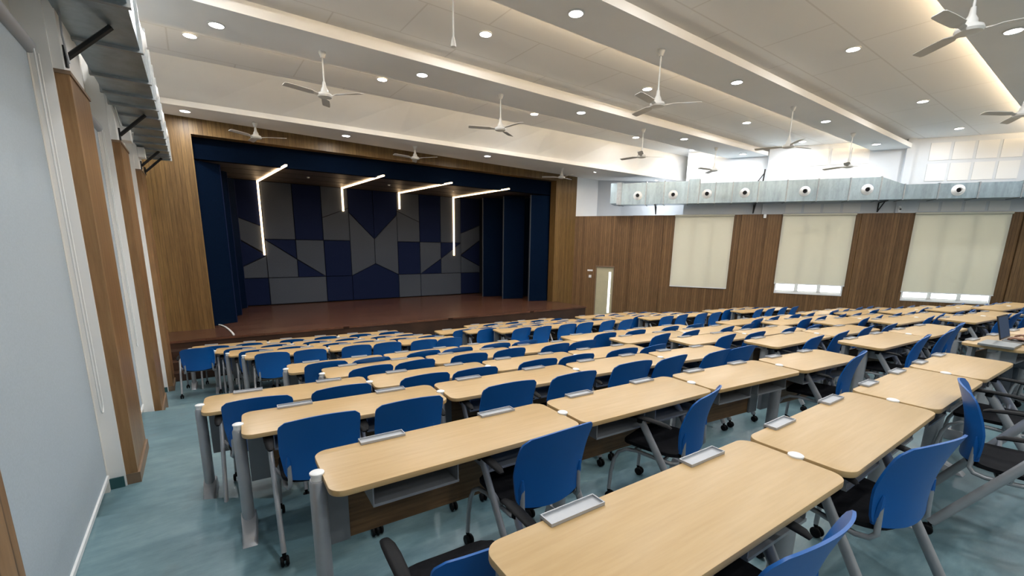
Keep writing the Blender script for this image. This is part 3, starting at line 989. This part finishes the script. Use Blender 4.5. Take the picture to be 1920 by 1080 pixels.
# ------------------------------------------------------------------ desks
def rrect(x0, x1, y0, y1, r, n=6):
    pts = []
    for cx_, cy_, a in ((x1 - r, y0 + r, -90), (x1 - r, y1 - r, 0), (x0 + r, y1 - r, 90), (x0 + r, y0 + r, 180)):
        for i in range(n + 1):
            th = R(a + 90 * i / n)
            pts.append((cx_ + r * math.cos(th), cy_ + r * math.sin(th)))
    return pts


DM = {}


def desk_mesh(kind, ln):
    key = (kind, round(ln, 2))
    if key in DM:
        return DM[key]
    h = ln / 2
    if kind == 'top':
        m = MB().prism(rrect(-h + .014, h - .014, -.205, .225, .065, 7), DESK_H - .028, DESK_H).mesh('tabletop', 'laminate', True, bevel=.004)
    elif kind == 'modesty':
        m = MB().box(-h + .13, h - .13, .148, .166, .26, .62).mesh('modesty_panel', 'modesty_wood', bevel=.002)
    elif kind == 'shelf':
        w = min(.21, ln * .17)
        m = MB().box(-w, w, -.15, .05, .575, .583).box(-w, -w + .006, -.15, .05, .583, .69).box(w - .006, w, -.15, .05, .583, .69)
        m.box(-w, w, .044, .05, .583, .69).box(-w, w, -.154, -.15, .575, .588)
        m = m.mesh('book_shelf', 'grey_plate')
    elif kind == 'tray':
        a = min(.118, .083 * ln)
        m = MB().box(-a, a, -.032, .030, 0, .004).box(-a, a, -.032, -.028, .004, .012).box(-a, a, .026, .030, -.03, .012)
        m.box(-a, -a + .004, -.028, .026, .004, .012).box(a - .004, a, -.028, .026, .004, .012)
        m = m.mesh('pen_tray', 'tray_grey')
    elif kind == 'rail':
        m = MB().box(-h + .05, h - .05, -.03, .03, .665, .697).mesh('support_rail', 'grey_plate')
    DM[key] = m
    return m


LEG = MB().tube([(0, 0, .0), (0, 0, .685), (0, 0, .698)], [.036, .036, .030], 20, [.048, .048, .042], side=(1, 0, 0)).mesh('leg', 'grey_steel', True)
CAP = MB().lathe([(.027, .698), (.027, .722), (.031, .724), (.031, .731), (.024, .735), (.0, .735)], 20).mesh('leg_cap', 'cap_white', True)
foot_mb = MB()
foot_mb.add([(-.045, -.22, 0), (.045, -.22, 0), (.05, .09, 0), (-.05, .09, 0), (-.030, -.20, .022), (.030, -.20, .022), (.044, -.02, .095), (-.044, -.02, .095), (.044, .07, .09), (-.044, .07, .09)],
            [(0, 3, 2, 1), (0, 1, 5, 4), (4, 5, 6, 7), (7, 6, 8, 9), (9, 8, 2, 3), (0, 4, 7, 9, 3), (1, 2, 8, 6, 5)])
FOOT = foot_mb.mesh('foot', 'grey_steel', True, bevel=.008)
PLATE = MB().box(0, .115, .130, .165, .26, .69).mesh('cable_box', 'grey_plate', bevel=.003)
PLATE2 = MB().box(-.115, 0, .130, .165, .26, .69).mesh('cable_box', 'grey_plate', bevel=.003)


def add_leg(t, x, cap=True):
    l = put('leg', LEG, t, (x, 0, 0))
    if cap:
        c = put('cap', CAP, l)
        c['label'] = 'white round leg cap'
    put('foot', FOOT, l)


def make_desk(p0, p1, zt, first, last, label, group, detail, outer):
    ln = math.hypot(p1[0] - p0[0], p1[1] - p0[1])
    a = math.atan2(p1[1] - p0[1], p1[0] - p0[0])
    t = thing('desk', label, 'desk', ((p0[0] + p1[0]) / 2, (p0[1] + p1[1]) / 2, zt - DESK_H), a, group)
    put('tabletop', desk_mesh('top', ln), t)
    put('modesty_panel', desk_mesh('modesty', ln), t)
    put('cable_box', PLATE, t, (-ln / 2 + .03, 0, 0))
    put('cable_box', PLATE2, t, (ln / 2 - .03, 0, 0))
    put('support_rail', desk_mesh('rail', ln), t)
    for s in (-1, 1):
        if detail:
            put('book_shelf', desk_mesh('shelf', ln), t, (s * ln * .21, 0, 0))
        put('pen_tray', desk_mesh('tray', ln), t, (s * ln * .25, .21, DESK_H + .001))
    if first and not outer:
        add_leg(t, -ln / 2 + .15, False)
    else:
        add_leg(t, -ln / 2 - (.004 if first else 0))
    if last:
        add_leg(t, ln / 2 - .15, False)
    return t


# ------------------------------------------------------------------ chairs
def shell_mesh():
    nu, nv = 16, 18
    W, H = .230, .378
    rt, rb = .045, .04

    def pos(i, j, off):
        v = j / nv
        u = -1 + 2 * i / nu
        zz = v * H
        hw = W * (.90 + .10 * min(1, v * 2.2))
        d_t = H - zz
        cut = 0.0
        if d_t < rt:
            k = 1 - d_t / rt
            cut = rt * (1 - math.sqrt(max(0, 1 - k * k)))
        if zz < rb:
            k = 1 - zz / rb
            cut = max(cut, rb * (1 - math.sqrt(max(0, 1 - k * k))))
        x = u * (hw - cut * .8)
        un = x / W
        z = .475 + zz + .034 * (1 - un * un) * v - .012 * v - .028 * (1 - un * un) * (1 - v)
        y = -.195 - .075 * v ** 1.3 + .055 * un * un + .018 * math.sin(PI * v)
        return Vector((x, y - off, z))
    m = MB()
    vs_, fs_ = [], []
    for off in (0, .010):
        for j in range(nv + 1):
            for i in range(nu + 1):
                vs_.append(pos(i, j, off))
    w = nu + 1
    o2 = w * (nv + 1)
    for j in range(nv):
        for i in range(nu):
            a = j * w + i
            fs_.append((a, a + 1, a + 1 + w, a + w))
            fs_.append((o2 + a, o2 + a + w, o2 + a + 1 + w, o2 + a + 1))
    for i in range(nu):
        fs_.append((i, o2 + i, o2 + i + 1, i + 1))
        b = nv * w + i
        fs_.append((b, b + 1, o2 + b + 1, o2 + b))
    for j in range(nv):
        a = j * w
        fs_.append((a, a + w, o2 + a + w, o2 + a))
        b = a + nu
        fs_.append((b, o2 + b, o2 + b + w, b + w))
    m.add(vs_, fs_)
    # moulded sockets for the frame tubes, on the rear face
    for s in (-1, 1):
        m.tube([(s * .186, -.156, .475), (s * .186, -.160, .50), (s * .188, -.167, .57), (s * .189, -.172, .615)], [.014, .016, .015, .006], 8, side=(1, 0, 0))
    return m.mesh('backrest', 'blue_plastic', True)


def chair_meshes():
    c = {}
    c['backrest'] = shell_mesh()
    # seat pad: waterfall front, slight dish
    nu, nv = 10, 12
    vs_, fs_ = [], []
    for lay in (0, 1):
        for j in range(nv + 1):
            for i in range(nu + 1):
                u, v = -1 + 2 * i / nu, -1 + 2 * j / nv
                rr = 1 - .10 * (abs(u) ** 4) * (abs(v) ** 4) * 1.6
                x, y = u * .225 * rr, .03 + v * .215 * rr
                z = .455 + .014 * u * u - .03 * max(0, v - .55) ** 1.5 * 2 + .01 * v * v
                edge = max(abs(u), abs(v)) ** 8
                vs_.append((x, y, z - (.006 * edge if lay == 0 else .036 - .008 * edge)))
    w = nu + 1
    o2 = w * (nv + 1)
    for j in range(nv):
        for i in range(nu):
            a = j * w + i
            fs_.append((a, a + 1, a + 1 + w, a + w))
            fs_.append((o2 + a, o2 + a + w, o2 + a + 1 + w, o2 + a + 1))
    for i in range(nu):
        fs_.append((i, o2 + i, o2 + i + 1, i + 1))
        b = nv * w + i
        fs_.append((b, b + 1, o2 + b + 1, o2 + b))
    for j in range(nv):
        a = j * w
        fs_.append((a, a + w, o2 + a + w, o2 + a))
        b = a + nu
        fs_.append((b, o2 + b, o2 + b + w, b + w))
    c['seat'] = MB().add(vs_, fs_).mesh('seat', 'black_fabric', True)
    for s, nm in ((-1, 'l'), (1, 'r')):
        m = MB().tube([(s * .265, .085, .655), (s * .262, -.28, .075)], .025, 12, .015, side=(0, 1, 0))
        c['rear_leg' + nm] = m.mesh('rear_leg', 'grey_steel', True)
        pts = [(s * .186, -.168, .56), (s * .186, -.172, .47), (s * .188, -.175, .435), (s * .195, -.155, .408), (s * .208, -.11, .40), (s * .21, .0, .402), (s * .212, .12, .41),
               (s * .214, .19, .40), (s * .217, .245, .365), (s * .22, .275, .30), (s * .224, .29, .20), (s * .228, .295, .075)]
        c['front_leg' + nm] = MB().tube(pts, .0125, 10).mesh('front_leg', 'grey_steel', True)
        m = MB()
        prof = [(-.115, .012, .650), (-.09, .022, .660), (-.02, .027, .668), (.08, .029, .672), (.15, .027, .668), (.20, .020, .655), (.215, .008, .645)]
        m.tube([(s * .27, y, z) for y, r_, z in prof], [r_ for y, r_, z in prof], 12, [.011 if r_ > .015 else .006 for y, r_, z in prof], side=(1, 0, 0))
        m.tube([(s * .265, .085, .64), (s * .268, .085, .665)], .022, 10)
        c['armrest' + nm] = m.mesh('armrest', 'black_plastic', True)
    m = MB()
    for y in (-.06, .14):
        m.tube([(-.208, y, .405), (.208, y, .405)], .010, 8)
    m.tube([(-.255, -.02, .47 + .018), (-.21, -.02, .405)], .012, 8)
    m.tube([(.255, -.02, .47 + .018), (.21, -.02, .405)], .012, 8)
    c['crossbar'] = m.mesh('crossbar', 'grey_steel', True)
    ry = Matrix.Rotation(PI / 2, 4, 'Y')
    m = MB()
    for dx in (-.014, .014):
        m.lathe([(.0, -.009), (.024, -.009), (.030, -.004), (.030, .004), (.024, .009), (.0, .009)], 16, Matrix.Translation((dx, -.012, .030)) @ ry)
    m.tube([(0, -.012, .034), (0, 0, .066), (0, 0, .082)], .011, 8)
    c['caster'] = m.mesh('caster', 'black_plastic', True)
    return c


CH = chair_meshes()
CHAIR_PARTS = [('backrest', 'backrest', (0, 0, 0)), ('seat', 'seat', (0, 0, 0)), ('rear_leg', 'rear_legl', (0, 0, 0)), ('rear_leg', 'rear_legr', (0, 0, 0)), ('front_leg', 'front_legl', (0, 0, 0)), ('front_leg', 'front_legr', (0, 0, 0)),
               ('armrest', 'armrestl', (0, 0, 0)), ('armrest', 'armrestr', (0, 0, 0)), ('crossbar', 'crossbar', (0, 0, 0)),
               ('caster', 'caster', (-.262, -.28, 0)), ('caster', 'caster', (.262, -.28, 0)), ('caster', 'caster', (-.228, .295, 0)), ('caster', 'caster', (.228, .295, 0))]


def chair(x, y, z, rz, label, group='blue-backed rolling chairs'):
    t = thing('chair', label, 'chair', (x, y, z), rz, group)
    for nm, k, p in CHAIR_PARTS:
        put(nm, CH[k], t, p)
    return t


# words for the rows inside a block, counted from the camera
def row_words(block, row):
    rows = [r_ for (b, r_) in RUNS if b == block]
    rows.sort(key=lambda r_: -ROWS[r_])
    i, n = rows.index(row) + 1, len(rows)
    if i == 1:
        return 'nearest row'
    if i == n:
        return 'row nearest stage' if n > 1 else 'row'
    return ORD[i] + ' row from camera'


CUSTOM = {
    ('near left', 'R1'): [(1.33, .60, -3), (2.44, .56, -13), (3.62, .21, 193), (4.62, .36, 5)],
    ('near left', 'R2'): [(.74, 1.29, -4), (1.36, 1.70, 0), (2.47, 1.62, 13), (4.58, 1.48, 8)],
    ('near middle', 'R1'): [(6.72, .20, -4), (8.15, .20, -8)],
    ('near middle', 'R2'): [(6.16, 1.38, 5), (6.86, 1.32, 4), (7.62, 1.36, 5)],
}
for (block, row), pts in RUNS.items():
    zt = ROWS[row]
    zf = zt - DESK_H
    nd = len(pts) - 1
    rwd = row_words(block, row)
    seats = []
    for i in range(nd):
        p0, p1 = pts[i], pts[i + 1]
        detail = math.hypot(p0[0], p0[1]) < 9
        make_desk(p0, p1, zt, i == 0, i == nd - 1, 'pale oak-topped desk, %s in %s of %s block' % (nth(i + 1, nd), rwd, block), 'pale oak desks in rows', detail, block in ('near left', 'stage-side left'))
        if (block, row) in CUSTOM:
            continue
        ln = math.hypot(p1[0] - p0[0], p1[1] - p0[1])
        a = math.atan2(p1[1] - p0[1], p1[0] - p0[0])
        for s in (-1, 1):
            ox = s * ln * .213 + .045 + random.uniform(-.025, .025)
            oy = -.165 + random.uniform(-.04, .01)
            cx_ = (p0[0] + p1[0]) / 2 + ox * math.cos(a) - oy * math.sin(a)
            cy_ = (p0[1] + p1[1]) / 2 + ox * math.sin(a) + oy * math.cos(a)
            seats.append((cx_, cy_, math.degrees(a) + min(9, 1.1 * max(0, cx_)) + random.uniform(-4, 4)))
    seats = CUSTOM.get((block, row), seats)
    for i, (cx_, cy_, a) in enumerate(seats):
        ch = chair(cx_, cy_, zf, R(a), 'blue-backed chair, %s in %s of %s desks' % (nth(i + 1, len(seats)), rwd, block))
        if row[0] == 'F':
            ch.scale.z = 0.96
        if (block, row, i) == ('near left', 'R2', 0):
            ch.scale.z = 0.90                 # a lower chair, its back under the level of the desk in front of it
chair(-.13, 8.82, ROWS['F3'] - DESK_H, R(-4), 'blue-backed chair standing alone in the left aisle before the stage').scale.z = 0.92


# ------------------------------------------------------------------ laptop desk: laptops and the person typing
def build_laptops():
    zt = ROWS['R1'] + .002
    t = thing('laptop', 'dark open laptop with hands typing on it at the right edge', 'laptop', (6.68, .52, zt), R(-4))
    MB().box(-.18, .18, -.13, .11, .006, .024).build('keyboard_base', 'laptop_silver', t, bevel=.003)
    sc_ = Matrix.Translation((0, .115, .022)) @ Matrix.Rotation(R(-14), 4, 'X')
    MB().box(-.18, .18, 0, .010, 0, .24, sc_).build('screen_lid', 'laptop_black', t, bevel=.002)
    MB().box(-.165, .165, -.002, 0, .015, .225, sc_).build('screen', 'screen_glow', t)
    MB().box(-.16, .16, -.02, .09, .0235, .026).build('keys', 'laptop_black', t)
    o = MB().box(-.17, .17, -.12, .12, .004, .026).build('laptop', 'laptop_silver', None, bevel=.004, loc=(6.24, .62, zt), rz=R(-3))
    tag(o, 'closed silver laptop lying at the left corner of the laptop desk', 'laptop')


build_laptops()


def skin_body(name, verts, edges, radii, root, mat, parent=None, sub=2, loc=(0, 0, 0), rz=0):
    me = D2.meshes.new(name)
    me.from_pydata(verts, edges, [])
    o = D2.objects.new(name, me)
    COL.objects.link(o)
    o.parent = parent
    o.location = loc
    o.rotation_euler = (0, 0, rz)
    md = o.modifiers.new('skin', 'SKIN')
    md.use_smooth_shade = True
    for i, r_ in enumerate(radii):
        rr = r_ if isinstance(r_, tuple) else (r_, r_)
        me.skin_vertices[0].data[i].radius = rr
        me.skin_vertices[0].data[i].use_root = (i == root)
    s = o.modifiers.new('sub', 'SUBSURF')
    s.levels = s.render_levels = sub
    me.materials.append(MATS[mat])
    return o


def build_person():
    # seated, facing the stage, forearms on the desk; local origin on the floor under the seat
    px, py, pz = 6.72, .19, ROWS['R1'] - DESK_H
    V = [(0, -.02, .56), (0, -.03, .72), (0, -.02, .90), (0, .02, 1.03), (0, .05, 1.12), (0, .07, 1.19),
         (-.17, .02, 1.01), (-.25, .06, .80), (-.17, .24, .765), (.17, .02, 1.01), (.25, .06, .80), (.17, .24, .765),
         (-.10, .0, .53), (-.12, .38, .53), (-.12, .36, .10), (-.12, .46, .05), (.10, .0, .53), (.12, .38, .53), (.12, .36, .10), (.12, .46, .05)]
    Ed = [(0, 1), (1, 2), (2, 3), (3, 4), (4, 5), (3, 6), (6, 7), (7, 8), (3, 9), (9, 10), (10, 11), (0, 12), (12, 13), (13, 14), (14, 15), (0, 16), (16, 17), (17, 18), (18, 19)]
    rad = [(.15, .11), (.14, .10), (.16, .105), (.12, .085), .052, .05, .058, .045, .030, .058, .045, .030, .085, .06, .042, .035, .085, .06, .042, .035]
    body = skin_body('person', V, Ed, rad, 0, 'shirt_grey', None, 2, (px, py, pz), R(-4))
    tag(body, 'seated person in dark grey clothes typing on the laptop, only hands in view', 'person')
    # head
    hd = MB().lathe([(.0, -.115), (.035, -.112), (.055, -.085), (.068, -.04), (.075, .0), (.076, .04), (.068, .08), (.045, .11), (.0, .12)], 20, Matrix.Translation((0, .09, 1.31)) @ Matrix.Scale(1.18, 4, (0, 1, 0)))
    hd.tube([(0, .175, 1.325), (0, .205, 1.295), (0, .185, 1.285)], [.010, .016, .010], 8)
    for s in (-1, 1):
        hd.tube([(s * .076, .085, 1.335), (s * .084, .075, 1.31), (s * .076, .08, 1.275)], [.01, .016, .008], 8)
    hd.build('head', 'skin', body, smooth=True)
    for s in (-1, 1):
        MB().lathe([(.0, -.010), (.008, -.006), (.010, 0), (.008, .006), (.0, .010)], 10, Matrix.Translation((s * .03, .172, 1.325))).build('eye', 'hair_black', body, smooth=True)
    MB().lathe([(.079, .01), (.081, .04), (.073, .085), (.05, .116), (.0, .127)], 20, Matrix.Translation((0, .078, 1.315)) @ Matrix.Scale(1.16, 4, (0, 1, 0))).build('hair', 'hair_black', body, smooth=True)
    # hands: palm, four unequal bent fingers, thumb from the side of the palm
    for s in (-1, 1):
        x0, y0, z0 = s * .165, .26, .768
        vs_ = [(x0, y0 - .02, z0), (x0 - s * .01, y0 + .03, z0 + .004), (x0 - s * .015, y0 + .075, z0 + .006)]
        ed = [(0, 1), (1, 2)]
        rd = [(.024, .017), (.036, .016), (.036, .013)]
        for k, (off, ln) in enumerate(((-.030, .062), (-.010, .072), (.010, .067), (.029, .052))):
            b = len(vs_)
            bx = x0 - s * .015 - s * off * -1
            vs_ += [(bx, y0 + .085, z0 + .006), (bx, y0 + .085 + ln * .5, z0 + .008), (bx, y0 + .085 + ln * .85, z0 - .006), (bx, y0 + .085 + ln, z0 - .018)]
            ed += [(2, b), (b, b + 1), (b + 1, b + 2), (b + 2, b + 3)]
            rd += [.0095, .0088, .008, .0065]
        b = len(vs_)
        vs_ += [(x0 - s * .040, y0 + .035, z0), (x0 - s * .062, y0 + .066, z0 - .006), (x0 - s * .066, y0 + .092, z0 - .014)]
        ed += [(1, b), (b, b + 1), (b + 1, b + 2)]
        rd += [.013, .010, .008]
        skin_body('hand', vs_, ed, rd, 0, 'skin', body, 2)


build_person()
